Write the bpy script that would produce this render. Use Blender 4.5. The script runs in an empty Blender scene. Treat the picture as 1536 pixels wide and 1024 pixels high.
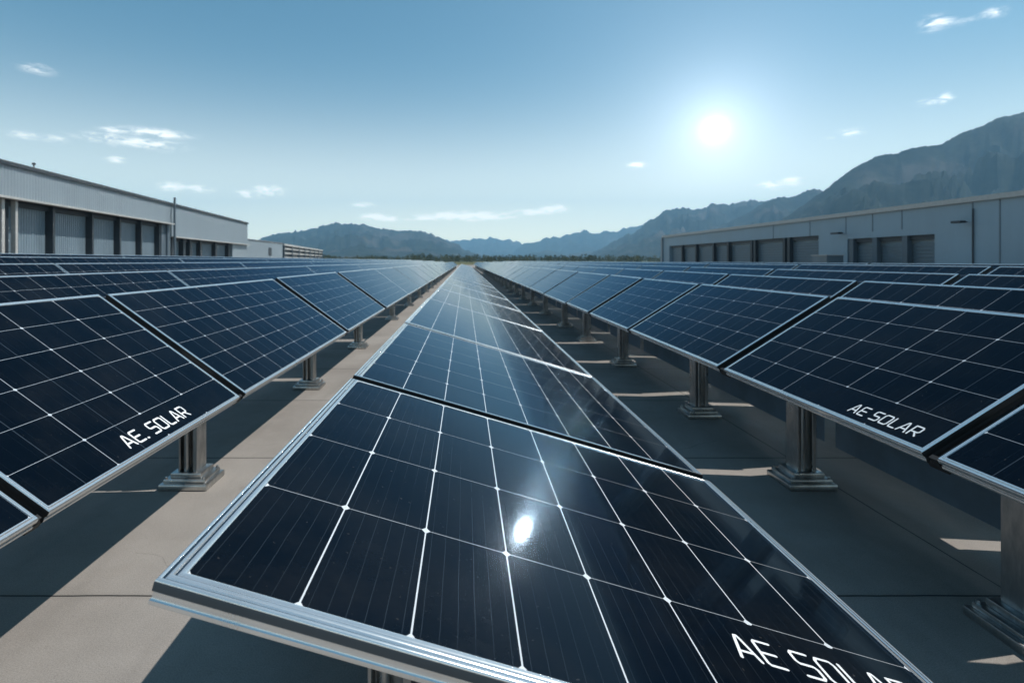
import bpy, bmesh, math, random
from mathutils import Vector, Matrix, noise as mn
R = math.radians
random.seed(7)
sc = bpy.context.scene
COL = sc.collection
F = 820.0            # focal length in photo pixels (1536 wide)
CX, CY = 697.0, 391.0
H = 1.8              # eye height
SUNV = Vector((375, 820, 196)).normalized()      # where the sun stands in the sky glow
LAMP = Vector((.60, .10, 1.0)).normalized()      # direction the light comes from

# ------------------------------------------------------------------ helpers
def link(o, parent=None):
    COL.objects.link(o)
    if parent is not None: o.parent = parent
    return o
def mesh_obj(name, bm, mats, parent=None, smooth=None):
    me = bpy.data.meshes.new(name)
    bm.normal_update()
    bm.to_mesh(me); bm.free()
    for m in (mats if isinstance(mats, (list, tuple)) else [mats]): me.materials.append(m)
    if smooth is not None:
        me.shade_smooth()
        me.set_sharp_from_angle(angle=R(smooth))
    return link(bpy.data.objects.new(name, me), parent)
def empty(name, loc=(0, 0, 0), rot=(0, 0, 0)):
    o = bpy.data.objects.new(name, None); o.empty_display_size = .2
    o.location = loc; o.rotation_euler = rot
    return link(o)
def tag(o, label, cat, group=None):
    o['label'] = label; o['category'] = cat
    if group: o['group'] = group
    return o
def struct(o): o['kind'] = 'structure'; return o
def box(bm, x0, x1, y0, y1, z0, z1, mi=0):
    v = [bm.verts.new((x, y, z)) for z in (z0, z1) for y in (y0, y1) for x in (x0, x1)]
    for q in ((0, 2, 3, 1), (4, 5, 7, 6), (0, 1, 5, 4), (2, 6, 7, 3), (0, 4, 6, 2), (1, 3, 7, 5)):
        f = bm.faces.new([v[i] for i in q]); f.material_index = mi
    return v
def bevbox(bm, x0, x1, y0, y1, z0, z1, b=.004, seg=2):
    v = box(bm, x0, x1, y0, y1, z0, z1)
    es = list({e for w in v for e in w.link_edges})
    bmesh.ops.bevel(bm, geom=es, offset=b, segments=seg, affect='EDGES', profile=.5)
def tube(bm, p0, p1, r, n=12):
    p0, p1 = Vector(p0), Vector(p1); d = (p1 - p0)
    q = d.to_track_quat('Z', 'Y').to_matrix().to_4x4()
    bmesh.ops.create_cone(bm, cap_ends=True, segments=n, radius1=r, radius2=r, depth=d.length,
                          matrix=Matrix.Translation((p0 + p1) / 2) @ q)

class G:
    """small node-graph helper"""
    def __init__(s, nt): s.nt = nt; s.n = nt.nodes; s.l = nt.links; s.n.clear()
    def new(s, t, **kw):
        x = s.n.new(t)
        for k, v in kw.items(): setattr(x, k, v)
        return x
    def put(s, sock, v):
        if isinstance(v, bpy.types.NodeSocket): s.l.new(v, sock)
        elif v is not None: sock.default_value = v
    def m(s, op, a, b=None, c=None, clamp=False):
        x = s.new('ShaderNodeMath', operation=op); x.use_clamp = clamp
        for i, v in enumerate((a, b, c)): s.put(x.inputs[i], v)
        return x.outputs[0]
    def vm(s, op, a, b=None):
        x = s.new('ShaderNodeVectorMath', operation=op)
        s.put(x.inputs[0], a); s.put(x.inputs[1], b)
        return x.outputs['Value'] if op in ('DOT_PRODUCT', 'LENGTH') else x.outputs[0]
    def mix(s, f, a, b, blend='MIX'):
        x = s.new('ShaderNodeMix', data_type='RGBA', blend_type=blend)
        s.put(x.inputs[0], f); s.put(x.inputs[6], a); s.put(x.inputs[7], b)
        return x.outputs[2]
    def noise(s, scale, vec=None, detail=4, rough=.55, dist=0):
        x = s.new('ShaderNodeTexNoise')
        x.inputs['Scale'].default_value = scale; x.inputs['Detail'].default_value = detail
        x.inputs['Roughness'].default_value = rough; x.inputs['Distortion'].default_value = dist
        if vec is not None: s.l.new(vec, x.inputs['Vector'])
        return x.outputs['Fac']
    def ss(s, v, a, b):
        x = s.new('ShaderNodeMapRange', interpolation_type='SMOOTHSTEP')
        s.put(x.inputs[0], v); x.inputs[1].default_value = a; x.inputs[2].default_value = b
        return x.outputs[0]
    def mr(s, v, a, b, c, d):
        x = s.new('ShaderNodeMapRange')
        s.put(x.inputs[0], v)
        for i, q in enumerate((a, b, c, d)): x.inputs[i + 1].default_value = q
        return x.outputs[0]
    def scale(s, vec, k):
        x = s.new('ShaderNodeVectorMath', operation='MULTIPLY'); s.l.new(vec, x.inputs[0]); x.inputs[1].default_value = k
        return x.outputs[0]
    def new_vec(s, P):
        x = s.new('ShaderNodeTexNoise'); x.inputs['Scale'].default_value = 2.5; x.inputs['Detail'].default_value = 4
        s.l.new(P, x.inputs['Vector']); return x.outputs['Color']
    def bump(s, h, st, dist=.01):
        x = s.new('ShaderNodeBump'); x.inputs['Strength'].default_value = st; x.inputs['Distance'].default_value = dist
        s.l.new(h, x.inputs['Height']); return x.outputs[0]

def mat(name, color=(.5, .5, .5), rough=.5, metal=0., spec=.5):
    m = bpy.data.materials.new(name); m.use_nodes = True
    g = G(m.node_tree)
    o = g.new('ShaderNodeOutputMaterial'); p = g.new('ShaderNodeBsdfPrincipled')
    g.l.new(p.outputs[0], o.inputs[0])
    p.inputs['Base Color'].default_value = (*color, 1); p.inputs['Roughness'].default_value = rough
    p.inputs['Metallic'].default_value = metal; p.inputs['Specular IOR Level'].default_value = spec
    return m, g, p
def pos(g): return g.new('ShaderNodeNewGeometry').outputs['Position']
def objc(g): return g.new('ShaderNodeTexCoord').outputs['Object']

# ------------------------------------------------------------------ materials
def m_concrete():
    m, g, p = mat('concrete', rough=.85, spec=.3)
    P = pos(g)
    big = g.noise(.8, P, 5, .6); mid = g.noise(5, P, 6, .65); fine = g.noise(160, P, 3, .7); streak = g.noise(1.6, g.scale(P, (3, .35, 1)), 5, .6, .4)
    c = g.mix(g.ss(big, .3, .7), (.250, .226, .203, 1), (.350, .322, .293, 1))
    c = g.mix(g.m('MULTIPLY', g.ss(streak, .5, .75), .30), c, (.20, .185, .165, 1))
    c = g.mix(g.m('MULTIPLY', g.ss(mid, .5, .72), .35), c, (.36, .32, .285, 1))
    c = g.mix(g.m('MULTIPLY', g.ss(g.noise(23, P, 4, .7), .60, .70), .25), c, (.16, .145, .13, 1))
    c = g.mix(g.mr(fine, .35, .65, 0, .55), c, (.12, .105, .095, 1))
    c = g.mix(g.m('MULTIPLY', g.ss(g.noise(420, P, 2, .6), .58, .70), .5), c, (.42, .38, .34, 1))
    # expansion joints
    sx = g.new('ShaderNodeSeparateXYZ'); g.l.new(P, sx.inputs[0])
    wob = g.m('MULTIPLY', g.m('SUBTRACT', g.noise(3, P, 2), .5), .012)
    fy = g.m('PINGPONG', g.m('ADD', g.m('ADD', sx.outputs[1], wob), 2.05 - 2.93 + 41.0), 1.025)
    fx = g.m('PINGPONG', g.m('ADD', g.m('ADD', sx.outputs[0], wob), 300 - 2.95), 1.5)
    jy = g.m('LESS_THAN', fy, .0055); jx = g.m('LESS_THAN', fx, .004)
    vo = g.new('ShaderNodeTexVoronoi', feature='DISTANCE_TO_EDGE'); vo.inputs['Scale'].default_value = .45
    g.l.new(g.vm('ADD', P, g.scale(g.vm('ADD', g.new_vec(P), (0, 0, 0)), (.35, .35, 0))), vo.inputs['Vector'])
    ck = g.m('MULTIPLY', g.m('LESS_THAN', vo.outputs['Distance'], .0016), g.m('GREATER_THAN', g.noise(.7, P, 3), .56))
    c = g.mix(g.m('MULTIPLY', ck, .22), c, (.06, .052, .046, 1))
    st = g.ss(g.noise(1.15, g.scale(P, (1, .8, 1)), 7, .7, 1.2), .60, .72)
    c = g.mix(g.m('MULTIPLY', st, .32), c, (.13, .115, .10, 1))
    j = g.m('MAXIMUM', jy, jx)
    near = g.m('MAXIMUM', g.ss(fy, .05, .0), g.ss(fx, .04, .0))
    c = g.mix(g.m('MULTIPLY', near, .22), c, (.15, .135, .12, 1))
    c = g.mix(j, c, (.012, .012, .013, 1))
    g.put(p.inputs['Base Color'], c)
    h = g.m('ADD', g.m('MULTIPLY', fine, .55), g.m('ADD', g.m('MULTIPLY', mid, .5), g.m('MULTIPLY', j, -1.5)))
    g.put(p.inputs['Normal'], g.bump(h, .55, .004))
    return m
def m_grass():
    m, g, p = mat('dry_grass', rough=.95, spec=.1)
    P = pos(g)
    c = g.mix(g.ss(g.noise(.012, P, 5), .35, .65), (.075, .085, .035, 1), (.17, .15, .075, 1))
    c = g.mix(g.ss(g.noise(.15, P, 5), .45, .7), c, (.05, .065, .025, 1))
    g.put(p.inputs['Base Color'], c); return m
def m_alu(name='aluminium', base=(.92, .92, .91), rough=.24, grain=1., metal=1.):
    m, g, p = mat(name, base, rough, metal)
    O = objc(g)
    n = g.noise(2.2, O, 4); s = g.noise(60, O, 3)
    g.put(p.inputs['Roughness'], g.m('ADD', g.mr(n, .3, .7, rough - .04, rough + .08), g.mr(s, .3, .7, 0, .02)))
    g.put(p.inputs['Base Color'], g.mix(g.ss(n, .5, .8), (*base, 1), tuple(b * .82 for b in base) + (1,)))
    return m
def m_steel():
    m, g, p = mat('galvanised_steel', (.42, .40, .37), .42, .95)
    O = pos(g)
    n = g.noise(6, g.scale(O, (1, 1, .35)), 5, .65); s = g.noise(40, g.scale(O, (1, 1, .12)), 4, .6)
    c = g.mix(g.ss(n, .35, .7), (.56, .56, .55, 1), (.30, .31, .315, 1))
    c = g.mix(g.m('MULTIPLY', g.ss(s, .55, .75), .4), c, (.68, .67, .65, 1))
    g.put(p.inputs['Base Color'], c); g.put(p.inputs['Roughness'], g.mr(n, .3, .7, .22, .42))
    g.put(p.inputs['Normal'], g.bump(s, .12, .004)); return m
def m_cells(name, cu, cv, wu, wv, dia, bus_on_u, nbus, mask=None, tilt=None, faint=0.0, lus=.78):
    """cu, cv: cell size in metres; wu: half width of lines of constant u, wv: of constant v (metres)"""
    m, g, p = mat(name, rough=.30)
    uv = g.new('ShaderNodeUVMap'); uv.uv_map = 'UVMap'
    s = g.new('ShaderNodeSeparateXYZ'); g.l.new(uv.outputs[0], s.inputs[0])
    U, V = s.outputs[0], s.outputs[1]
    def dist(x, k, c):  # distance to the nearest multiple
        return g.m('MULTIPLY', g.m('PINGPONG', g.m('MULTIPLY', x, k), .5), c / k)
    P = objc(g)
    du, dv = dist(U, 1, cu), dist(V, 1, cv)
    lu = g.m('LESS_THAN', du, wu); lv = g.m('LESS_THAN', dv, wv)
    di = g.m('LESS_THAN', g.m('ADD', du, dv), dia)
    grid = g.m('MAXIMUM', g.m('MULTIPLY', lu, lus), g.m('MAXIMUM', lv, di))
    B = V if bus_on_u else U; cB = cv if bus_on_u else cu
    db = g.m('MULTIPLY', g.m('PINGPONG', g.m('ADD', g.m('MULTIPLY', B, nbus), g.m('ADD', .5, g.m('MULTIPLY', g.m('SUBTRACT', g.noise(5, P, 2), .5), .10))), .5), cB / nbus)
    brk = g.mr(g.noise(1.6, P, 3), .35, .65, .25, .9)
    bus = g.m('MULTIPLY', g.m('LESS_THAN', db, .0009), g.m('MULTIPLY', brk, .50 if bus_on_u else .14))
    fm = g.m('MULTIPLY', g.m('LESS_THAN', g.m('MULTIPLY', g.m('PINGPONG', g.m('ADD', U, .5), .5), cu), .0022), faint)
    if mask:
        u0, u1, v0, v1 = mask
        k = g.m('MULTIPLY', g.m('MULTIPLY', g.m('GREATER_THAN', U, u0), g.m('LESS_THAN', U, u1)),
                g.m('MULTIPLY', g.m('GREATER_THAN', V, v0), g.m('LESS_THAN', V, v1)))
        inv = g.m('SUBTRACT', 1, k)
        grid = g.m('MULTIPLY', grid, inv); fm = g.m('MULTIPLY', fm, inv)
    # every cell a hair different, as cut from different wafers
    fl = g.new('ShaderNodeTexWhiteNoise', noise_dimensions='3D')
    cb = g.new('ShaderNodeCombineXYZ'); g.put(cb.inputs[0], g.m('FLOOR', U)); g.put(cb.inputs[1], g.m('FLOOR', V))
    oi = g.new('ShaderNodeObjectInfo'); g.put(cb.inputs[2], g.m('MULTIPLY', oi.outputs['Random'], 37))
    g.l.new(cb.outputs[0], fl.inputs[0])
    c = g.mix(fl.outputs[0], (.0012, .0030, .0060, 1), (.0020, .0044, .0085, 1))
    c = g.mix(g.ss(g.noise(2.2, P, 5, .6), .40, .75), c, (.0030, .0050, .0080, 1))
    c = g.mix(g.mr(g.noise(1.3, P, 8, .7), .45, .75, 0, .05), c, (.16, .15, .13, 1))
    c = g.mix(g.m('MULTIPLY', g.m('GREATER_THAN', g.noise(55, P, 2, .5), .735), .10), c, (.30, .28, .25, 1))
    c = g.mix(g.m('MULTIPLY', bus, .5), c, (.10, .13, .16, 1))
    c = g.mix(fm, c, (.10, .13, .16, 1))
    c = g.mix(grid, c, (.62, .65, .68, 1) if bus_on_u else (.50, .54, .58, 1))
    g.put(p.inputs['Base Color'], c)
    dust = g.noise(3.2, P, 6, .65)
    p.inputs['Roughness'].default_value = .6; p.inputs['Specular IOR Level'].default_value = 0
    geo = g.new('ShaderNodeNewGeometry'); nv = geo.outputs['Normal']
    if tilt:   # shading normals leaned a few degrees off the sheet to place the sun glint
        nv = g.vm('NORMALIZE', g.vm('ADD', nv, tilt))
    fr = g.new('ShaderNodeFresnel'); fr.inputs[0].default_value = 1.24; g.l.new(nv, fr.inputs['Normal'])
    # anti-reflective coating: bluish mirror image at steep angles, neutral at grazing ones
    tint = g.mix(g.ss(fr.outputs[0], .06, .22), (.50, .64, .78, 1), (.42, .72, 1, 1))
    tint = g.mix(g.ss(fr.outputs[0], .26, .75), tint, (.94, .97, 1, 1))
    g1 = g.new('ShaderNodeBsdfGlossy'); g2 = g.new('ShaderNodeBsdfGlossy')
    for gg in (g1, g2): g.l.new(nv, gg.inputs['Normal']); g.l.new(tint, gg.inputs['Color'])
    g1.inputs['Roughness'].default_value = .07; g2.inputs['Roughness'].default_value = .21
    gm = g.new('ShaderNodeMixShader'); gm.inputs[0].default_value = .42 if tilt else .12
    g.l.new(g1.outputs[0], gm.inputs[1]); g.l.new(g2.outputs[0], gm.inputs[2])
    fm_ = g.new('ShaderNodeMixShader'); g.put(fm_.inputs[0], g.m('MULTIPLY', fr.outputs[0], .80))
    g.l.new(p.outputs[0], fm_.inputs[1]); g.l.new(gm.outputs[0], fm_.inputs[2])
    out = [x for x in g.n if x.type == 'OUTPUT_MATERIAL'][0]
    g.l.new(fm_.outputs[0], out.inputs[0])
    return m
def simple(name, c, r=.6, me=0., sp=.5, var=.25, scale=3., st=(1, 1, 1)):
    m, g, p = mat(name, c, r, me, sp)
    P = pos(g)
    n = g.noise(scale, g.scale(P, st), 5, .6)
    g.put(p.inputs['Base Color'], g.mix(g.ss(n, .3, .7), tuple(x * (1 - var) for x in c) + (1,), (*c, 1)))
    g.put(p.inputs['Roughness'], g.mr(n, .3, .7, max(.05, r - .08), min(1, r + .08)))
    return m

M = {}
M['concrete'] = m_concrete(); M['grass'] = m_grass()
M['alu'] = m_alu(base=(.86, .86, .85), rough=.20, metal=.80); M['steel'] = m_steel()
M['back'] = simple('backsheet', (.035, .037, .04), .6)
M['plate'] = simple('dull_grey_plate', (.15, .20, .245), .85); M['frame_shade'] = m_alu('painted_frame_shade', (.10, .13, .16), .28); M['rubber_gap_shade'] = simple('black_rubber_gap_shade', (.012, .012, .013), .6)  # frame darks carry painted reflection and gap shade; clips share the black
M['ink'] = simple('white_print', (.80, .81, .82), .45, var=.05)
M['clad'] = simple('grey_cladding', (.235, .285, .32), .45, .0, var=.12, scale=.6, st=(1, 1, .15))
M['clad2'] = simple('blue_grey_cladding', (.10, .135, .165), .5, var=.15, scale=.5, st=(1, 1, .2))
M['shutter'] = simple('blue_grey_shutter', (.18, .24, .285), .4, var=.2, scale=.7, st=(1, 1, .3))
M['dark'] = simple('charcoal_metal', (.032, .042, .052), .5, var=.3)
M['trim'] = simple('pale_trim', (.46, .45, .43), .4, var=.15)
M['wallR'] = simple('slate_wall_panel', (.27, .37, .44), .45, var=.14, scale=.25, st=(1, 1, .3))
M['shutR'] = simple('slate_shutter', (.135, .185, .22), .45, var=.2, scale=.5)
M['roofing'] = simple('grey_roofing', (.20, .21, .22), .6)

# ------------------------------------------------------------------ world
def build_world():
    w = bpy.data.worlds.new('World'); sc.world = w; w.use_nodes = True
    g = G(w.node_tree)
    out = g.new('ShaderNodeOutputWorld'); bg = g.new('ShaderNodeBackground'); g.l.new(bg.outputs[0], out.inputs[0])
    sky = g.new('ShaderNodeTexSky', sky_type='NISHITA')
    sky.sun_disc = False
    sky.sun_elevation = math.asin(LAMP.z); sky.sun_rotation = math.atan2(LAMP.x, LAMP.y)
    sky.air_density = 1.0; sky.dust_density = .6; sky.ozone_density = 2.0; sky.altitude = 300
    D = g.new('ShaderNodeTexCoord').outputs['Generated']
    D = g.vm('NORMALIZE', D)
    c = g.mix(1., sky.outputs[0], SKY_TINT, 'MULTIPLY')
    s = g.new('ShaderNodeSeparateXYZ'); g.l.new(D, s.inputs[0])
    elv = g.m('DIVIDE', g.m('ARCSINE', s.outputs[2]), R(10.0))
    hz = g.m('EXPONENT', g.m('MULTIPLY', g.m('MULTIPLY', elv, elv), -1))
    c = g.mix(1., c, g.mix(1., hz, HORIZON, 'MULTIPLY'), 'ADD')
    ang = g.m('ARCCOSINE', g.m('MINIMUM', g.vm('DOT_PRODUCT', D, tuple(SUNV)), .999999))
    def e(a, k):   # a * exp(-angle/k)
        return g.m('MULTIPLY', g.m('EXPONENT', g.m('DIVIDE', g.m('MULTIPLY', ang, -1), k)), a)
    def ga(a, k):
        q = g.m('DIVIDE', ang, k)
        return g.m('MULTIPLY', g.m('EXPONENT', g.m('MULTIPLY', g.m('MULTIPLY', q, q), -1)), a)
    wide = g.m('ADD', e(GLOW[0], R(11)), e(GLOW[1], R(2.8)))
    core = g.m('ADD', ga(GLOW[2], R(1.0)), ga(GLOW[3], R(.38)))
    gl = g.mix(1., wide, (.90, .96, 1., 1), 'MULTIPLY')
    c = g.mix(1., c, gl, 'ADD')
    c = g.mix(1., c, g.mix(1., core, (1, .98, .94, 1), 'MULTIPLY'), 'ADD')
    # small fair-weather wisps, placed by compass bearing and elevation
    az = g.m('ARCTAN2', s.outputs[0], s.outputs[1]); el = g.m('ARCSINE', s.outputs[2])
    cb = g.new('ShaderNodeCombineXYZ'); g.put(cb.inputs[0], g.m('MULTIPLY', az, 1.0)); g.put(cb.inputs[1], g.m('MULTIPLY', el, 3.4))
    nz = g.noise(34, cb.outputs[0], 7, .66, .6)
    warp = g.m('MULTIPLY', g.m('SUBTRACT', g.noise(13, cb.outputs[0], 3), .5), .03)
    tot = None
    for (px, py, wx, wy, a) in CLOUDS:
        X, Z = (px - CX) / F, (CY - py) / F
        a0 = math.atan2(X, 1); e0 = math.atan2(Z, math.hypot(X, 1))
        ka = wx / F / (1 + X * X); ke = wy / F / math.hypot(X, 1)
        da = g.m('DIVIDE', g.m('SUBTRACT', az, a0), ka)
        de = g.m('DIVIDE', g.m('SUBTRACT', g.m('ADD', el, g.m('MULTIPLY', warp, .35)), e0), ke)
        r2 = g.m('ADD', g.m('MULTIPLY', da, da), g.m('MULTIPLY', de, de))
        v = g.m('MULTIPLY', g.m('EXPONENT', g.m('MULTIPLY', r2, -1)), a * (2.6 if py > 290 else 1.7 if py > 230 else 1.05))
        tot = v if tot is None else g.m('MAXIMUM', tot, v)
    cl = g.m('MULTIPLY', g.ss(g.m('MULTIPLY', tot, g.mr(nz, .34, .66, .0, 1.6)), .05, 1.5), .50)
    c = g.mix(cl, c, CLOUD_COL)
    g.l.new(c, bg.inputs[0]); bg.inputs[1].default_value = SKY_STRENGTH
    w.cycles.sampling_method = 'MANUAL'; w.cycles.sample_map_resolution = 4096

SKY_TINT = (.56, 1.02, .98, 1)
HORIZON = (19.0, 15.2, 9.8, 1)
SKY_STRENGTH = .10
GLOW = (4.2, 12.0, 10, 20000)
CLOUD_COL = (34, 31, 28, 1)
CLOUDS = [(57, 105, 26, 7, .9), (40, 203, 50, 6, .8), (78, 208, 26, 6, .8), (165, 208, 50, 7, 1.), (215, 215, 60, 8, 1.1), (235, 200, 60, 7, 1.), (175, 196, 30, 5, .8),
          (172, 240, 16, 5, .55), (258, 281, 20, 6, .9), (300, 284, 22, 5, .8), (375, 292, 18, 5, .8), (402, 286, 24, 7, .9), (640, 327, 34, 4, .75),
          (570, 326, 26, 5, .85), (545, 307, 18, 4, .5), (700, 324, 62, 6, .95), (800, 318, 36, 4, .75), (830, 313, 22, 6, .85), (955, 248, 15, 6, .8),
          (1165, 277, 30, 6, .9), (1187, 271, 16, 6, .9), (1278, 199, 20, 7, .85), (1245, 207, 16, 4, .5), (1395, 153, 24, 6, .75), (1418, 148, 13, 8, .95),
          (1405, 34, 26, 11, .9), (1450, 31, 26, 6, .5), (1490, 20, 22, 9, .75)]
build_world()

# ------------------------------------------------------------------ sun, camera
sl = bpy.data.lights.new('sun', 'SUN'); sl.energy = 5.0; sl.angle = R(.5); sl.color = (1, .955, .895)
so = link(bpy.data.objects.new('sun', sl)); so.location = (30, 14, 50); so.rotation_euler = LAMP.to_track_quat('Z', 'Y').to_euler()
cd = bpy.data.cameras.new('camera'); cam = link(bpy.data.objects.new('camera', cd)); sc.camera = cam
cam.location = (0, 0, H); cam.rotation_euler = (R(90), 0, 0)
cd.sensor_width = 36; cd.lens = 36 * F / 1536
cd.shift_x = (768 - CX) / 1536; cd.shift_y = -(512 - CY) / 1536
cd.clip_start = .05; cd.clip_end = 40000
cd.dof.use_dof = True; cd.dof.focus_distance = 2.6; cd.dof.aperture_fstop = 2.8

# ------------------------------------------------------------------ solar panels
PROF_BIG = [(.060, -.070), (.008, -.070), (.002, -.067), (0, -.062), (0, -.054), (.0015, -.0525), (.0035, -.047), (.0035, -.034), (.002, -.031), (0, -.029), (0, -.004),
            (.002, .0005), (.006, .003), (.009, .003), (.012, .0005), (.014, -.002), (.018, -.002), (.0205, .0015), (.025, .0045), (.030, .0045), (.0335, .0005),
            (.035, -.001), (.039, -.001), (.042, .0015), (.047, .0035), (.052, .0025), (.056, .0005), (.058, -.003)]
PROF_SM = [(.030, -.060), (.014, -.066), (.004, -.062), (0, -.054), (0, -.046), (.005, -.040), (.007, -.034), (.004, -.028), (0, -.022), (0, -.008),
           (.002, -.001), (.006, .003), (.011, .003), (.015, .0), (.018, .0), (.022, .0035), (.028, .0035), (.030, -.003)]
def frame_bm(W, L, prof, k0=1., k1=1.):
    bm = bmesh.new(); rings = []
    for d, z in prof:
        rings.append([bm.verts.new(p) for p in ((-W/2 + d, d * k0, z), (W/2 - d, d * k0, z), (W/2 - d, L - d * k1, z), (-W/2 + d, L - d * k1, z))])
    for a, b in zip(rings, rings[1:]):
        for i in range(4):
            j = (i + 1) % 4
            f = bm.faces.new((a[i], a[j], b[j], b[i]))
            if a[0].co.z < -.004 and (i == 2 or (i == 0 and k0 < 1)): f.material_index = 2  # sides facing a gap are coloured black to stand for its shade
            elif prof is PROF_BIG and a[0].co.z > -.0035 and b[0].co.z < .0012 and b[0].co.z > -.0025 and a[0].co.z < .0006: f.material_index = 1  # groove faces darkened in colour as reflected stripes
            elif prof is PROF_BIG and a[0].co.z > -.0295 and b[0].co.z < -.003: f.material_index = 1  # dark reflection painted into the upper side band
    return bm
def sheet_bm(W, L, md, nu, nv, k0=1., k1=1.):
    bm = bmesh.new(); uvl = bm.loops.layers.uv.new('UVMap')
    z1, z0 = -.001, -.008
    x0, x1, y0, y1 = -W/2 + md, W/2 - md, md * k0, L - md * k1
    v = box(bm, x0, x1, y0, y1, z0, z1, 1)
    for f in bm.faces:
        top = all(abs(w.co.z - z1) < 1e-5 for w in f.verts)
        f.material_index = 0 if top else 1
        for l in f.loops:
            l[uvl].uv = ((l.vert.co.y - y0) / (y1 - y0) * nu, (l.vert.co.x - x0) / (x1 - x0) * nv)
    return bm

LET = {
 'A': (1.0, [[(0, 0), (.40, .92), (.46, 1), (.56, 1), (.62, .92), (1, 0)], [(.22, .30), (.84, .30)]]),
 'E': (.86, [[(.86, 1), (.10, 1), (0, .92), (0, .08), (.10, 0), (.86, 0)], [(0, .5), (.78, .5)]]),
 'S': (.92, [[(.90, 1), (.12, 1), (0, .90), (0, .60), (.12, .50), (.80, .50), (.92, .40), (.92, .10), (.80, 0), (0, 0)]]),
 'O': (.98, [[(.14, 1), (.84, 1), (.98, .86), (.98, .14), (.84, 0), (.14, 0), (0, .14), (0, .86), (.14, 1)]]),
 'L': (.78, [[(0, 1), (0, .12), (.12, 0), (.78, 0)]]),
 'R': (.94, [[(0, 0), (0, 1), (.80, 1), (.94, .88), (.94, .50), (.80, .40), (.12, .40)], [(.48, .40), (.94, 0)]]),
 '.': (.14, [[(.0, .0), (.10, .0)]]), ' ': (.30, []),
}
def text_bm(txt, h, total, sw, word=None):
    """stroke letters lying in the local XY plane, baseline on +X, height h, scaled to the total length"""
    w = sum(LET[c][0] + .36 for c in txt) - .36
    kx = total / w
    bm = bmesh.new(); x = 0
    r = sw / 2
    def blob(c):
        vs = [bm.verts.new((c[0] + r * math.cos(a), c[1] + r * math.sin(a), 0)) for a in [i * math.pi / 5 for i in range(10)]]
        bm.faces.new(vs)
    zi = 0
    wn = 0
    for ch in txt:
        adv, strokes = LET[ch]
        if ch == ' ': wn += 1
        if word is not None and wn != word: x += (adv + .36) * kx; continue
        for st in strokes:
            pts = [(x + a * kx, b * h) for a, b in st]
            for i, (p, q) in enumerate(zip(pts, pts[1:])):
                d = Vector((q[0] - p[0], q[1] - p[1])); n = Vector((-d.y, d.x)).normalized() * r
                bm.faces.new([bm.verts.new((a, b, 0)) for a, b in ((p[0] - n.x, p[1] - n.y), (q[0] - n.x, q[1] - n.y), (q[0] + n.x, q[1] + n.y), (p[0] + n.x, p[1] + n.y))])
            for p in pts: blob(p)
        x += (adv + .36) * kx
    # overlapping pieces step up by a few microns so that no two share a plane
    for i, f in enumerate(bm.faces):
        for v in f.verts: v.co.z = (i % 7) * .00003
    return bm

def hash_(t): return sum(ord(c) * (k + 3) for k, c in enumerate(t))
ORD = ['first', 'second', 'third', 'fourth', 'fifth', 'sixth', 'seventh', 'eighth', 'ninth', 'tenth', 'eleventh', 'twelfth', 'thirteenth', 'fourteenth']
GAPY = .09
class Row:
    def __init__(s, key, phrase, xl, zl, xr, zr, bounds, cu, nv, prof, cellmat, md, cat='solar panels'):
        s.key, s.phrase = key, phrase
        s.xl, s.zl, s.xr, s.zr = xl, zl, xr, zr      # left and right edge; z relative to the eye
        s.W = math.hypot(xr - xl, zr - zl); s.rot = math.atan2(zl - zr, xr - xl)
        s.bounds, s.cu, s.nv, s.prof, s.cellmat, s.md = bounds, cu, nv, prof, cellmat, md
        s.cache = {}
    def height(s, x): return H + s.zl + (s.zr - s.zl) * (x - s.xl) / (s.xr - s.xl)
    def build(s, lettered=None, first_label=0):
        out = []
        for i, (y0, y1) in enumerate(s.bounds):
            L = round(y1 - y0, 2); nu = max(2, round(L / s.cu))
            cx = (s.xl + s.xr) / 2; cz = H + (s.zl + s.zr) / 2
            jr = random.Random(i * 31 + hash_(s.key)); q0 = 1 if i > 1 else 0
            root = empty('solar_panel', (cx, y0, cz + q0 * jr.uniform(-.006, .006)), (q0 * jr.uniform(-.0016, .0016), s.rot + q0 * jr.uniform(-.007, .007), 0))
            k0, k1 = (1., .32) if (s.key == 'C' and i == 0) else ((.32, .51) if (s.key == 'C' and i == 1) else ((.7, .7) if s.key == 'C' else (.7, .7)))
            if L not in s.cache:
                fr = mesh_obj('frame', frame_bm(s.W, L, s.prof, k0, k1), [M['alu'], M['frame_shade'], M['rubber_gap_shade']] if not (s.key == 'C' and i > 1) else [M['alu']] * 3, root, 40)
                sh = mesh_obj('cell_sheet', sheet_bm(s.W, L, s.md, nu, s.nv, k0, k1), [s.cellmat, M['back']], root)
                s.cache[L] = (fr, sh)
            else:
                for src in s.cache[L]:
                    c = src.copy(); link(c, root)
            if s.key in ('L1', 'R1') and i < 9 and i + 1 < len(s.bounds):
                lo = (s.W/2 - .034, s.W/2 - .006) if s.key == 'L1' else (-s.W/2 + .006, -s.W/2 + .034)
                bm = bmesh.new(); bevbox(bm, lo[0], lo[1], L - .012, s.bounds[i + 1][0] - y0 + .012, -.088, -.052, .003, 1)
                box(bm, lo[0] + .002, lo[1] - .002, L + .02, s.bounds[i + 1][0] - y0 - .02, -.0519, -.02)
                mesh_obj('joint_clip', bm, M['rubber_gap_shade'], root)
            n = i
            if n < 10: lab = '%s panel from the front in %s' % (ORD[n], s.phrase)
            elif y0 < 75: lab = 'panel in the middle distance of %s' % s.phrase
            else: lab = 'tiny panel near the far end of %s' % s.phrase
            tag(root, lab, 'solar panel', 'solar panels of ' + s.phrase)
            out.append(root)
        return out

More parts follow.
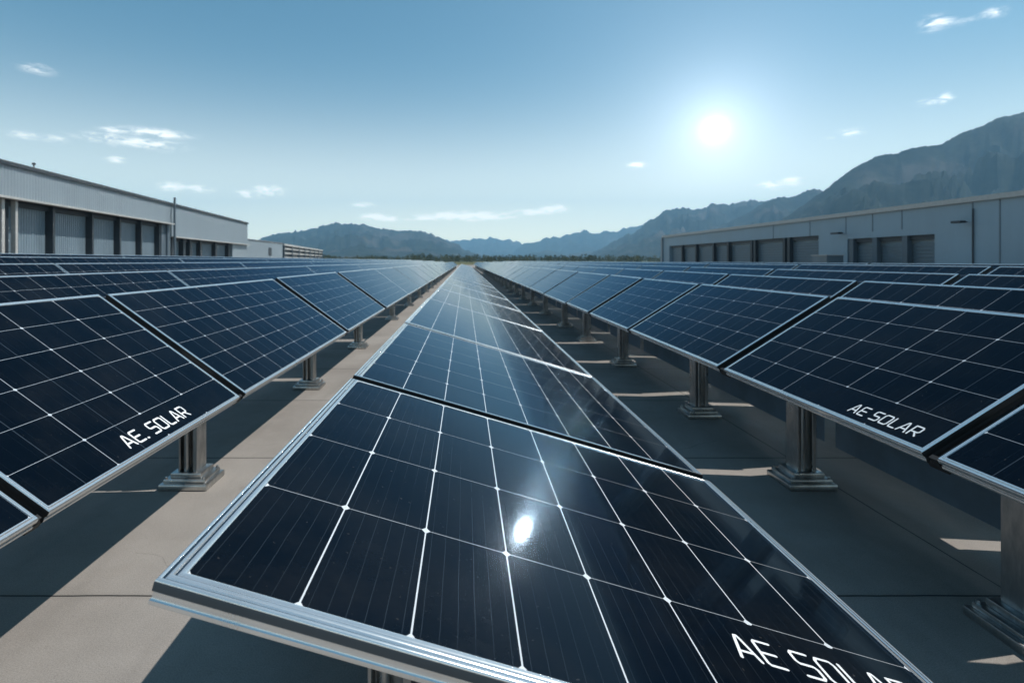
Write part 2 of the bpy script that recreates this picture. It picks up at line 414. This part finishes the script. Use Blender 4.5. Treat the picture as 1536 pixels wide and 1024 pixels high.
def inv(fx, pxs):  # boundaries given as |px - CX| pairs
    return [(fx / a, fx / b) for a, b in pxs]
def extend(b, end, L, gap=GAPY):
    y = b[-1][1] + gap
    while y + L < end:
        b.append((y, y + L)); y += L + gap
    return b
END = 140
# centre row
hC = .81
xl, zl, xr, zr = -.973 * hC, -hC, 2.089 * hC, -1.878 * hC
bC = [(1.39, 3.77), (3.88, 7.10), (7.19, 11.7), (11.78, 16.3)]
bC = extend(bC, END, 4.6, .08)
mC = m_cells('cells_centre', .49, .305, .0015, .0024, .0165, True, 6, tilt=(.158, -.006, -.053), faint=0, lus=.5)
mC1 = m_cells('cells_centre_print', .454, .305, .0015, .0024, .0165, True, 6, mask=(-1, .98, 5.45, 7.98), tilt=(.158, -.006, -.053), faint=0, lus=.5)
rowC = Row('C', 'the centre row', xl, zl, xr, zr, bC, .57, 8, PROF_BIG, mC, .053)
# left rows
q = 1.08; xb = -1.65 * q; p_ = .265; xt = -2.91
bL = [(.35, 1460 / 637), (1460 / 622, 1460 / 337), (1460 / 328, 1460 / 177), (1460 / 173, 1460 / 119.5), (1460 / 116, 1460 / 83.5)]
bL = extend(bL, END, 4.6, .14)
mS = m_cells('cells_side', .44, .235, .0015, .0009, .0110, False, 6, faint=.35)
mSp = m_cells('cells_side_print', .39, .225, .0015, .0009, .0110, False, 6, mask=(1.75, 4.6, 5.02, 5.95), faint=.30)
rowL = Row('L1', 'the first row left of the centre', xt, -p_, xb, -q, bL, .46, 6, PROF_SM, mS, .027)
# right rows
qr = .936; xbr = 2.38 * qr; pr = .31; xtr = 3.22
fr_ = xbr * F
bR = [(.75, fr_ / 709), (fr_ / 685, fr_ / 388), (fr_ / 378, fr_ / 247.5), (fr_ / 243, fr_ / 187.5), (fr_ / 184, fr_ / 152.5), (fr_ / 150, fr_ / 118.5)]
bR = extend(bR, END, 3.4, .14)
mSr = m_cells('cells_right_print', .40, .235, .0015, .0009, .0110, False, 6, mask=(.12, 2.9, .05, .98), faint=.30)
rowR = Row('R1', 'the first row right of the centre', xbr, -qr, xtr, -pr, bR, .43, 5, PROF_SM, mS, .027)
rows = [rowC, rowL, rowR]
def back_row(name, xl, zl, xr, zr, L, start, nv, gap=.12, cu=.46):
    b = [q_ for q_ in extend([(start, start + L)], END, L, gap) if q_[1] > 1.2]
    return Row(name, name, xl, zl, xr, zr, b, cu, nv, PROF_SM, mS, .027)
rows += [
    back_row('the second row left of the centre', -5.40, -.178, -4.10, -1.12, 8.6, 1.3, 6, .03),
    back_row('the third row left of the centre', -7.90, -.05, -6.60, -.99, 8.6, 1.9, 6, .03),
    back_row('the fourth row left of the centre', -10.4, .094, -9.1, -.85, 8.6, 2.6, 6, .03),
    back_row('the fifth row left of the centre', -12.9, .21, -11.6, -.73, 8.6, 3.3, 6, .03),
    back_row('the second row right of the centre', 3.30, -1.38, 5.00, -.25, 3.25, .19, 6, .14),
    back_row('the third row right of the centre', 5.60, -1.2, 7.20, -.19, 4.6, 3.2, 6, .16),
    back_row('the fourth row right of the centre', 8.0, -1.1, 9.6, -.10, 5.6, 4.2, 6, .16),
    back_row('the fifth row right of the centre', 10.6, -1.05, 12.2, -.075, 5.6, 5.0, 6, .16),
]
built = {}
for r in rows: built[r.key] = r.build()
# the three lettered panels get their own cell sheet, print and label
def own_sheet(row, i, m):
    root = built[row.key][i]
    for ch in root.children:
        if ch.name.startswith('cell_sheet'):
            ch.data = ch.data.copy(); ch.data.materials[0] = m
    return root
def add_print(root, txt, h, total, sw, wpos, xdir, ydir):
    objs = [mesh_obj('lettering', text_bm(txt, h, total, sw, k), M['ink']) for k in (0, 1)]
    X = Vector(xdir).normalized(); Z = X.cross(Vector(ydir)).normalized(); Y = Z.cross(X)
    mw = Matrix((X, Y, Z)).transposed().to_4x4(); mw.translation = Vector(wpos) + Z * .0012
    bpy.context.view_layer.update()
    for o in objs:
        o.parent = root; o.matrix_parent_inverse = Matrix.Identity(4)
        o.matrix_local = root.matrix_world.inverted() @ mw
t = own_sheet(rowC, 0, mC1)
tag(t, 'large nearest centre panel with the sun glint and white lettering', 'solar panel')
ca, sa = math.cos(rowC.rot), math.sin(rowC.rot)
add_print(t, 'AE SOLAR', .118, .65, .0115, (.908, 1.79, rowC.height(.908)), (ca, 0, -sa), (0, 1, 0))
t = own_sheet(rowL, 1, mSp)
tag(t, 'left panel with white lettering beside its lower rail, nearest lit strip', 'solar panel')
ca, sa = math.cos(rowL.rot), math.sin(rowL.rot)
xx = xb - .065
add_print(t, 'AE. SOLAR', .088, .66, .0125, (xx, 3.02, rowL.height(xx)), (0, 1, 0), (-ca, 0, sa))
t = own_sheet(rowR, 1, mSr)
tag(t, 'right panel with white lettering at its lower near corner', 'solar panel')
ca, sa = math.cos(rowR.rot), math.sin(rowR.rot)
xx = xbr + .065
add_print(t, 'AE SOLAR', .070, .48, .0095, (xx, 3.27, rowR.height(xx)), (0, -1, 0), (ca, 0, -sa))
tag(built['L1'][0], 'cropped dark panel corner at the left frame edge, ahead of the lettered one', 'solar panel')
tag(built['R1'][0], 'cropped dark panel at the right frame edge, nearer than the lettered one', 'solar panel')

# added sheets under the first right row's high edge, blocking sun on the aisle
for i, (y0, y1) in enumerate(rowR.bounds):
    if y0 > 75: break
    bm = bmesh.new(); box(bm, xtr - .034, xtr - .030, y0 + .012, y1 - .012, .20, H - pr - .05)
    o = mesh_obj('sun_block_plate', bm, M['plate'])
    root = built['R1'][i]; bpy.context.view_layer.update()
    o.parent = root; o.matrix_local = root.matrix_world.inverted()

# ------------------------------------------------------------------ posts
def post_meshes(hgt, tilt):
    """column of H section with a conduit in the web, stepped base"""
    bm = bmesh.new(); a, b, t = .075, .080, .016
    bevbox(bm, -a, -a + t, -b, b, .12, hgt, .003, 1)
    bevbox(bm, a - .034, a, -b, b, .12, hgt, .004, 1)
    box(bm, -a + t, a - .034, -.008, .008, .12, hgt - .004)
    tube(bm, (-.022, -.045, .12), (-.022, -.045, hgt - .03), .024, 14)
    tube(bm, (-.022, .045, .12), (-.022, .045, hgt - .03), .024, 14)
    bb = bmesh.new()
    bevbox(bb, -.19, .19, -.165, .165, .0, .05, .010, 2)
    bevbox(bb, -.165, .165, -.14, .14, .0501, .080, .009, 2)
    bevbox(bb, -.122, .122, -.11, .11, .0801, .120, .008, 2)
    for sx in (-1, 1):
        for sy in (-1, 1):
            bmesh.ops.create_cone(bb, cap_ends=True, segments=6, radius1=.010, radius2=.010, depth=.016, matrix=Matrix.Translation((sx * .145, sy * .122, .088)))
    hb = bmesh.new()      # saddle under the panel
    bevbox(hb, -.16, .16, -.06, .06, -.03, 0, .004, 1)
    return bm, bb, hb
pcache = {}
def post(row, x, y, label, group):
    hgt = round(row.height(x) - .075 - abs(math.tan(row.rot)) * .11, 3)
    root = empty('support_post', (x, y, .006))
    key = (row.key, hgt)
    if key not in pcache:
        a, b, c = post_meshes(hgt, row.rot)
        A = mesh_obj('column', a, M['steel'], root, 35); B = mesh_obj('base', b, M['steel'], root, 35)
        C_ = mesh_obj('saddle', c, M['steel'], root, 35)
        C_.rotation_euler = (0, row.rot, 0); C_.location = (0, 0, hgt + .115 * 0 + .06 * 0 + abs(math.tan(row.rot)) * .11 - .0)
        pcache[key] = (A, B, C_)
    else:
        for s in pcache[key]:
            c = s.copy(); link(c, root)
    return tag(root, label, 'support post', group)
def ys(lst, end, step):
    l = list(lst)
    while l[-1] + step < end: l.append(l[-1] + step)
    return l
def place_posts(row, x, lst, phrase):
    for i, y in enumerate(lst):
        if i < 8: lab = '%s steel post from the front under %s' % (ORD[i], phrase)
        elif y < 75: lab = 'small steel post in the middle distance under %s' % phrase
        else: lab = 'tiny steel post near the far end under %s' % phrase
        post(row, x, y, lab, 'posts under ' + phrase)
place_posts(rowL, -2.20, ys([4.42, 7.75, 11.3, 16.6, 21.7], END, 4.74), 'the first row left of the centre')
place_posts(rowR, 2.72, ys([2.62, 4.42, 6.35, 9.4, 12.2, 14.9], END, 3.5), 'the first row right of the centre')
place_posts(rowC, -.25, ys([1.9, 5.5, 9.6], END, 4.66), 'the centre row')
for r in rows[3:]:
    x = (r.xl + r.xr) / 2
    place_posts(r, x, [(a + b) / 2 for a, b in r.bounds if b < 90], r.phrase)

# ------------------------------------------------------------------ ground
def plane_bm(x0, x1, y0, y1, z):
    bm = bmesh.new(); bm.faces.new([bm.verts.new(p) for p in ((x0, y0, z), (x1, y0, z), (x1, y1, z), (x0, y1, z))]); return bm
S = 11800
struct(mesh_obj('ground', plane_bm(-S, S, -S, S, 0), M['grass']))
struct(mesh_obj('concrete_pavement', plane_bm(-70, 70, -60, 235, .006), M['concrete']))

# ------------------------------------------------------------------ buildings
def ribbed(bm, y0, y1, z0, z1, x, pitch=.35, d=.022):
    """vertical trapezoid ribs, wall facing +x"""
    n = max(1, int((y1 - y0) / pitch)); p = (y1 - y0) / n
    prof = []
    for i in range(n):
        a = y0 + i * p
        prof += [(a, x), (a + p * .55, x), (a + p * .65, x + d), (a + p * .9, x + d)]
    prof.append((y1, x))
    lo = [bm.verts.new((b, a, z0)) for a, b in prof]; hi = [bm.verts.new((b, a, z1)) for a, b in prof]
    for i in range(len(prof) - 1): bm.faces.new((lo[i], lo[i + 1], hi[i + 1], hi[i]))
def part(name, mt, parent, fn, *boxes):
    bm = bmesh.new()
    if fn: fn(bm)
    for b in boxes: box(bm, *b)
    return mesh_obj(name, bm, mt, parent)

th = math.atan(.122)
def hall_left(x, y, s0, s1, hroof, hsoff, cols, label, colw=.5, endwall=True, cw2=None):
    root = empty('warehouse', (x, y, .006), (0, 0, th))
    part('cladding', M['clad'], root, lambda bm: ribbed(bm, s0, s1, hsoff, hroof, 0), (-24, -.02, s0, s1, hsoff, hroof - .02))
    part('wall', M['clad2'], root, None, (-24, -1.3, s0 + .05, s1 - .05, 0, hsoff - .01), (-1.299, -.05, s1 - 1.0, s1 - .051, 0, hsoff - .01))
    part('roof', M['roofing'], root, None, (-24.2, .12, s0 - .1, s1 + .1, hroof, hroof + .18))
    part('roof_edge', M['dark'], root, None, (.121, .20, s0 - .1, s1 + .1, hroof - .10, hroof + .20))
    part('canopy', M['trim'], root, None, (-.02, .55, s0, s1 - .3, hsoff - .16, hsoff - .003))
    prev = None
    for k, c in enumerate(cols):
        w = colw
        part('column', M['dark'], root, None, (-.9, -.30, c - w / 2, c + w / 2, 0, hsoff - .17))
        if prev is not None:
            a, b = prev + w / 2, c - w / 2
            sh = part('shutter', M['shutter'], root, lambda bm: ribbed(bm, a, b, 0, hsoff - .55, -.95, .30, .04))
            part('lintel', M['dark'], root, None, (-1.2, -.62, a, b, hsoff - .54, hsoff - .17))
        prev = c
    tag(root, label, 'warehouse')
    return root
def sL(Y, Y0): return (Y - Y0) * math.hypot(1, .122)
cols1 = [sL(v, 40) for v in (30, 36, 41.2, 46.8, 52.8, 58, 62.8, 67.6)]
b1 = hall_left(-34, 40, -18, sL(70.2, 40), 9.0, 6.55, cols1, 'long grey ribbed warehouse with dark columned bays at the far left', .29)
part('post', M['trim'], b1, None, (-.28, .05, cols1[2] - 1.1, cols1[2] - .78, 0, 6.37), (-.28, .05, cols1[2] + .35, cols1[2] + .62, 0, 6.37))
part('end_panel', M['clad2'], b1, None, (-.9, -.25, cols1[-1] + .3, sL(70.2, 40) - .35, 0, 6.37))
cols2 = [sL(v, 40) for v in (71.6, 75.5, 77.9, 82, 88.7, 95.5)]
b2 = hall_left(-34.05, 40, sL(70.2, 40) + .25, sL(106, 40), 9.0, 4.95, cols2, 'lower bayed grey warehouse joined behind the mast on the left', .8)
part('cladding_panel', M['clad'], b2, None, (-.9, .0, cols2[-1] + .9, sL(106, 40) - .02, 0.0, 4.78))
# mast at the joint
bm = bmesh.new(); tube(bm, (0, 0, 0), (0, 0, 9.9), .14, 10)
mast = mesh_obj('mast', bm, M['clad2']); Yj = 70.2
mast.location = (-34 - .122 * (Yj - 40) + .45, Yj, .006); tag(mast, 'thin grey mast rising above the roof joint of the left warehouses', 'mast')
bm = bmesh.new(); tube(bm, (0, 0, 0), (0, 0, .3), .05, 8); bevbox(bm, -.10, .10, -.10, .10, .3, .46, .02, 1)
v = mesh_obj('roof_vent', bm, M['dark']); v.location = (-34.6, 43.9, 9.19); tag(v, 'tiny dark vent on the roof edge of the left warehouse', 'roof vent')
# low far buildings
d3 = math.atan2(2, 29.7)
b3 = empty('low_building', (-45.2, 112, .006), (0, 0, d3))
part('wall', M['clad'], b3, lambda bm: ribbed(bm, -3, 29.8, 0, 6.2, 0, .6), (-14, -.02, -3, 29.8, 0, 6.18))
part('roof', M['roofing'], b3, None, (-14.2, .15, -3.2, 30, 6.2, 6.38))
w3 = part('window', M['dark'], b3, None, (.04, .08, 17.2, 19.6, 3.0, 4.9))
part('pipe', M['dark'], b3, None, (.04, .4, -2.6, -1.9, 0, 6.1))
tag(b3, 'low pale building with one small dark window behind the left warehouse', 'building')
d4 = math.atan2(12, 86)
b4 = empty('louvred_building', (-47.3, 142.5, .006), (0, 0, d4))
part('wall', M['dark'], b4, None, (-12, -.4, 0, 84, 0, 5.9))
part('roof', M['trim'], b4, None, (-12.2, .35, -.3, 84.4, 5.75, 6.25))
for z in (2.4, 3.6, 4.8):
    part('louvre', M['trim'], b4, None, (-.39, .15, .3, 83.8, z, z + .42))
for k in range(8):
    part('column', M['clad2'], b4, None, (-.38, .34, .1 + k * 11.9, .5 + k * 11.9, 0, 5.74))
tag(b4, 'small far building with pale horizontal louvres at the left tree line', 'building')

# right hall, wall facing -x at X = 43
XR = 43.0
def yR(px): return XR * F / (px - CX)
root = empty('warehouse', (XR, 0, .006)); Ztop = H + .1205 * XR
Y0, Y1 = 30.0, yR(995)
z1o = H + .0715 * XR; z2o = H + .0565 * XR
op = [(yR(1228), yR(1004), z1o), (yR(1402), yR(1271), z2o)]
bm = bmesh.new()
box(bm, 0, 24, Y0, Y1, z1o, Ztop - .02)
box(bm, 0, .9, op[1][0], op[1][1], z2o, z1o - .002)
box(bm, 0, .9, Y0, op[1][0] - .001, 0, z1o - .002)
box(bm, 0, .9, op[1][1] + .001, op[0][0] - .001, 0, z1o - .002)
box(bm, 0, .9, op[0][1] + .001, Y1, 0, z1o - .002)
box(bm, .901, 24, Y0, Y1, 0, z1o - .003)
mesh_obj('wall', bm, M['wallR'], root)
part('roof', M['roofing'], root, None, (-.1, 24.2, Y0 - .1, Y1 + .1, Ztop, Ztop + .12))
part('roof_edge', M['trim'], root, None, (-.32, -.101, Y0 - .1, Y1 + .15, Ztop - .22, Ztop + .2))
part('corner_column', M['clad'], root, None, (-.28, .35, Y1 + .002, Y1 + .9, 0, Ztop - .25))
for px in (1269, 1309, 1353, 1459, 1500, 1215, 1160):
    y = yR(px); part('seam', M['shutR'], root, None, (-.035, -.002, y - .05, y + .05, (z1o if px < 1400 else 0), Ztop - .24))
for (a, b, zz, cols) in ((op[0][0], op[0][1], z1o, (1022, 1043, 1069, 1091, 1126, 1131, 1175, 1182)), (op[1][0], op[1][1], z2o, (1276, 1311, 1356))):
    edges = sorted([a] + [yR(c) for c in cols] + [b])
    for c in cols:
        y = yR(c); w = .28 if c < 1200 else .32
        part('column', M['dark'] if c < 1200 else M['clad2'], root, None, (.05, .55, y - w, y + w, 0, zz - .003))
    for e0, e1 in zip(edges, edges[1:]):
        if e1 - e0 < 1.5: continue
        bm = bmesh.new(); n = int((zz - .5) / .35)
        for k in range(n): box(bm, .62, .66, e0 + .3, e1 - .3, k * .35, k * .35 + .32)
        mesh_obj('shutter', bm, M['shutR'], root)
        part('lintel', M['dark'], root, None, (.35, .6, e0 + .3, e1 - .3, zz - .42, zz - .004))
tag(root, 'long slate blue warehouse with recessed bays on the right', 'warehouse')
def wall_lamp(px, py, L, label):
    y = yR(px); z = H + (CY - py) / F * y
    r = empty('wall_lamp', (XR - .04, y, z))
    part('arm', M['dark'], r, None, (-.5, 0, -.05, .05, -.03, .05))
    part('lamp_head', M['dark'], r, None, (-1.0, -.501, -L / 2, L / 2, -.10, .10))
    tag(r, label, 'wall lamp')
wall_lamp(1265, 350, 1.3, 'short dark wall lamp above the left edge of the three dark bays')
wall_lamp(1451, 333, .9, 'dark wall lamp on the plain slate wall nearest the right edge')
bm = bmesh.new(); tube(bm, (0, 0, 0), (0, 0, Ztop - .3 - .5), .06, 8)
o = mesh_obj('downpipe', bm, M['dark']); o.location = (XR - .10, yR(1461), .006); tag(o, 'thin vertical downpipe on the right warehouse wall', 'downpipe')
r = empty('ventilation_unit', (XR - 3.2, yR(1250) * .94, .006))
part('casing', M['shutR'], r, None, (-.9, .9, -1.2, 1.2, 1.25, 2.35)); part('cap', M['trim'], r, None, (-1.0, 1.0, -1.3, 1.3, 2.351, 2.42))
for sx in (-.8, .7):
    for sy in (-1.1, 1.0): part('leg', M['dark'], r, None, (sx, sx + .1, sy, sy + .1, 0, 1.249))
tag(r, 'boxy ventilation unit in front of the right warehouse wall between the bays', 'ventilation unit')

# ------------------------------------------------------------------ mountains
def m_mountain():
    m, g, p = mat('mountain_rock', rough=.95, spec=.05)
    P = pos(g); geo = g.new('ShaderNodeNewGeometry')
    n1 = g.noise(.0022, P, 9, .65); n2 = g.noise(.012, P, 8, .7)
    sp = g.new('ShaderNodeSeparateXYZ'); g.l.new(geo.outputs['True Normal'], sp.inputs[0])
    c = g.mix(g.ss(n2, .38, .62), (.006, .010, .010, 1), (.024, .030, .024, 1))
    c = g.mix(g.m('MULTIPLY', g.ss(n1, .50, .66), .8), c, (.085, .072, .065, 1))
    g.put(p.inputs['Base Color'], c); return m
M['mtn'] = m_mountain()
def ridge(pts, D, seed, back=.55, front=.5, nr=46, step=5, amp=1.0, jg=1.):
    """terrain ridge whose crest is seen along pts; depth, spurs and gullies are modelled in front of and behind it"""
    us = []; x = pts[0][0]
    while x <= pts[-1][0]: us.append(x); x += step
    def Hy(x):
        for (a, ya), (b, yb) in zip(pts, pts[1:]):
            if a <= x <= b:
                t = (x - a) / (b - a); return ya + (yb - ya) * t
        return pts[-1][1]
    bm = bmesh.new(); grid = []
    for x in us:
        X = (x - CX) / F; col = []
        jag = (mn.fractal(Vector((x * .045, seed * 3.1, 0)), .9, 2.1, 5) * 5.0 + mn.fractal(Vector((x * .22, seed, 5)), .8, 2.1, 3) * 2.6) * jg
        h = max((CY - Hy(x)) + jag * min(1, (CY - Hy(x)) / 25), .0) / F * D
        for k in range(nr + 1):
            s = k / nr * 2 - 1           # -1 front foot, 0 crest, 1 back foot
            wander = mn.noise(Vector((x * .012, seed * 7., 1))) * .10 * D
            r = D + (s * (front if s < 0 else back)) * D + wander * (1 - abs(s)) * min(1, abs(s) * 1.6)
            a = abs(s)
            fall = (1 - a) ** 1.05
            px_, py_ = X * r, r
            q = Vector((px_ * .0016, py_ * .0016, seed * 1.7))
            spur = 1 - abs(mn.noise(q * 1.0)) * 2.0
            spur2 = 1 - abs(mn.noise(q * 3.1)) * 2.0
            f2 = mn.fractal(q * 7, .9, 2.1, 5)
            carve = max(0., min(.92, (.30 - spur * .34 + .22 - spur2 * .22 - f2 * .30) * amp * 1.15))
            z = h * fall * (1 - carve * min(1, a * 4))
            col.append(bm.verts.new((px_, py_, max(z, 0) + H * (1 if a == 0 else .0) - (2 if a > .97 else 0))))
        grid.append(col)
    for a, b in zip(grid, grid[1:]):
        for i in range(nr): bm.faces.new((a[i], b[i], b[i + 1], a[i + 1]))
    o = mesh_obj('mountain_range', bm, M['mtn'], None, 60); struct(o); return o
ridge([(230, 391), (300, 384), (350, 366), (380, 361), (400, 354), (418, 350), (450, 347), (470, 341), (500, 336), (540, 335), (560, 341), (585, 346), (620, 345), (645, 350), (665, 358), (690, 370), (715, 381), (740, 387), (765, 391)], 4800, 1, step=3)
ridge([(560, 391), (600, 372), (640, 362), (665, 360), (690, 360), (705, 358), (725, 357), (745, 357), (765, 362), (782, 366), (800, 375), (830, 384), (870, 391)], 10000, 2, .12, .3, 24)
ridge([(745, 391), (770, 378), (790, 366), (800, 361), (830, 357), (850, 350), (870, 348), (900, 349), (925, 343), (950, 340), (975, 335), (1010, 330), (1060, 335), (1120, 391)], 8200, 3, .3, .25, 30)
ridge([(740, 391), (770, 385), (800, 378), (815, 376), (850, 381), (880, 376), (900, 379), (930, 377), (990, 383), (1040, 391)], 5700, 4, .3, .25, 20, amp=.6)
ridge([(850, 391), (880, 381), (915, 366), (950, 348), (975, 330), (1005, 314), (1040, 312), (1070, 306), (1095, 306), (1115, 300), (1145, 298), (1165, 300), (1210, 320), (1300, 391)], 4700, 5, step=3)
ridge([(980, 391), (1020, 368), (1060, 345), (1110, 325), (1145, 305), (1165, 298), (1180, 296), (1195, 292), (1210, 285), (1225, 283), (1245, 292), (1300, 330), (1400, 391)], 3500, 6, step=3, jg=.7)
ridge([(1040, 391), (1090, 372), (1130, 355), (1180, 325), (1215, 300), (1250, 275), (1290, 245), (1320, 232), (1340, 231), (1380, 220), (1410, 218), (1440, 200), (1470, 190), (1500, 178), (1520, 172), (1536, 168), (1600, 150), (1720, 140), (1900, 160), (2100, 230), (2400, 391)], 2350, 7, .55, .55, 70, step=4, amp=1.0, jg=.55)

# ------------------------------------------------------------------ far wood (tree line)
def m_leaf():
    m, g, p = mat('foliage', rough=.8, spec=.2)
    P = pos(g)
    c = g.mix(g.ss(g.noise(.05, P, 5, .7), .35, .65), (.030, .040, .016, 1), (.095, .098, .040, 1))
    g.put(p.inputs['Base Color'], c); return m
M['leaf'] = m_leaf()
def wood():
    bm = bmesh.new(); rnd = random.Random(3)
    n = 0
    while n < 1500:
        px = rnd.uniform(430, 1010); D = rnd.uniform(430, 900)
        x = (px - CX) / F * D
        hgt = rnd.uniform(5.0, 9.2) * (D / 600) * (1.15 if rnd.random() < .1 else 1) * (.8 + .35 * mn.noise(Vector((px * .02, D * .004, 2))))
        w = hgt * rnd.uniform(.28, .5); conifer = rnd.random() < .45
        for k in range(26):
            t = rnd.random() ** .8
            rr = w * ((1 - t) if conifer else math.sin(math.pi * min(1, t * .85 + .12))) * rnd.uniform(.5, 1)
            a = rnd.uniform(0, 6.28); c = Vector((x + rr * math.cos(a), D + rr * math.sin(a), hgt * (.08 + .9 * t)))
            s = w * rnd.uniform(.22, .42)
            ax = [Vector((rnd.gauss(0, 1), rnd.gauss(0, 1), rnd.gauss(0, 1))).normalized() * s for _ in range(3)]
            bm.faces.new([bm.verts.new(c + v) for v in ax])
        n += 1
    o = mesh_obj('distant_wood', bm, M['leaf']); o['kind'] = 'stuff'
    o['label'] = 'dark green band of trees along the horizon below the mountains'; o['category'] = 'trees'
wood()

# ------------------------------------------------------------------ haze
HAZE = 1
if HAZE:
    bm = bmesh.new(); box(bm, -11900, 11900, -11900, 11900, -3, 1300)
    m = bpy.data.materials.new('haze'); m.use_nodes = True; g = G(m.node_tree)
    o_ = g.new('ShaderNodeOutputMaterial'); v = g.new('ShaderNodeVolumePrincipled'); g.l.new(v.outputs[0], o_.inputs['Volume'])
    v.inputs['Color'].default_value = (.38, .71, 1.0, 1); v.inputs['Density'].default_value = 1.15e-4; v.inputs['Anisotropy'].default_value = .1
    hz = mesh_obj('haze', bm, m); hz['kind'] = 'stuff'; hz['label'] = 'thin blue haze lying over the plain and mountains'; hz['category'] = 'haze'

# ------------------------------------------------------------------ render settings
sc.view_settings.view_transform = 'Standard'; sc.view_settings.look = 'None'
sc.view_settings.exposure = 0; sc.view_settings.gamma = 1
cy = sc.cycles
cy.use_denoising = True
cy.max_bounces = 8; cy.diffuse_bounces = 1; cy.glossy_bounces = 4; cy.volume_bounces = 1
cy.sample_clamp_indirect = 8
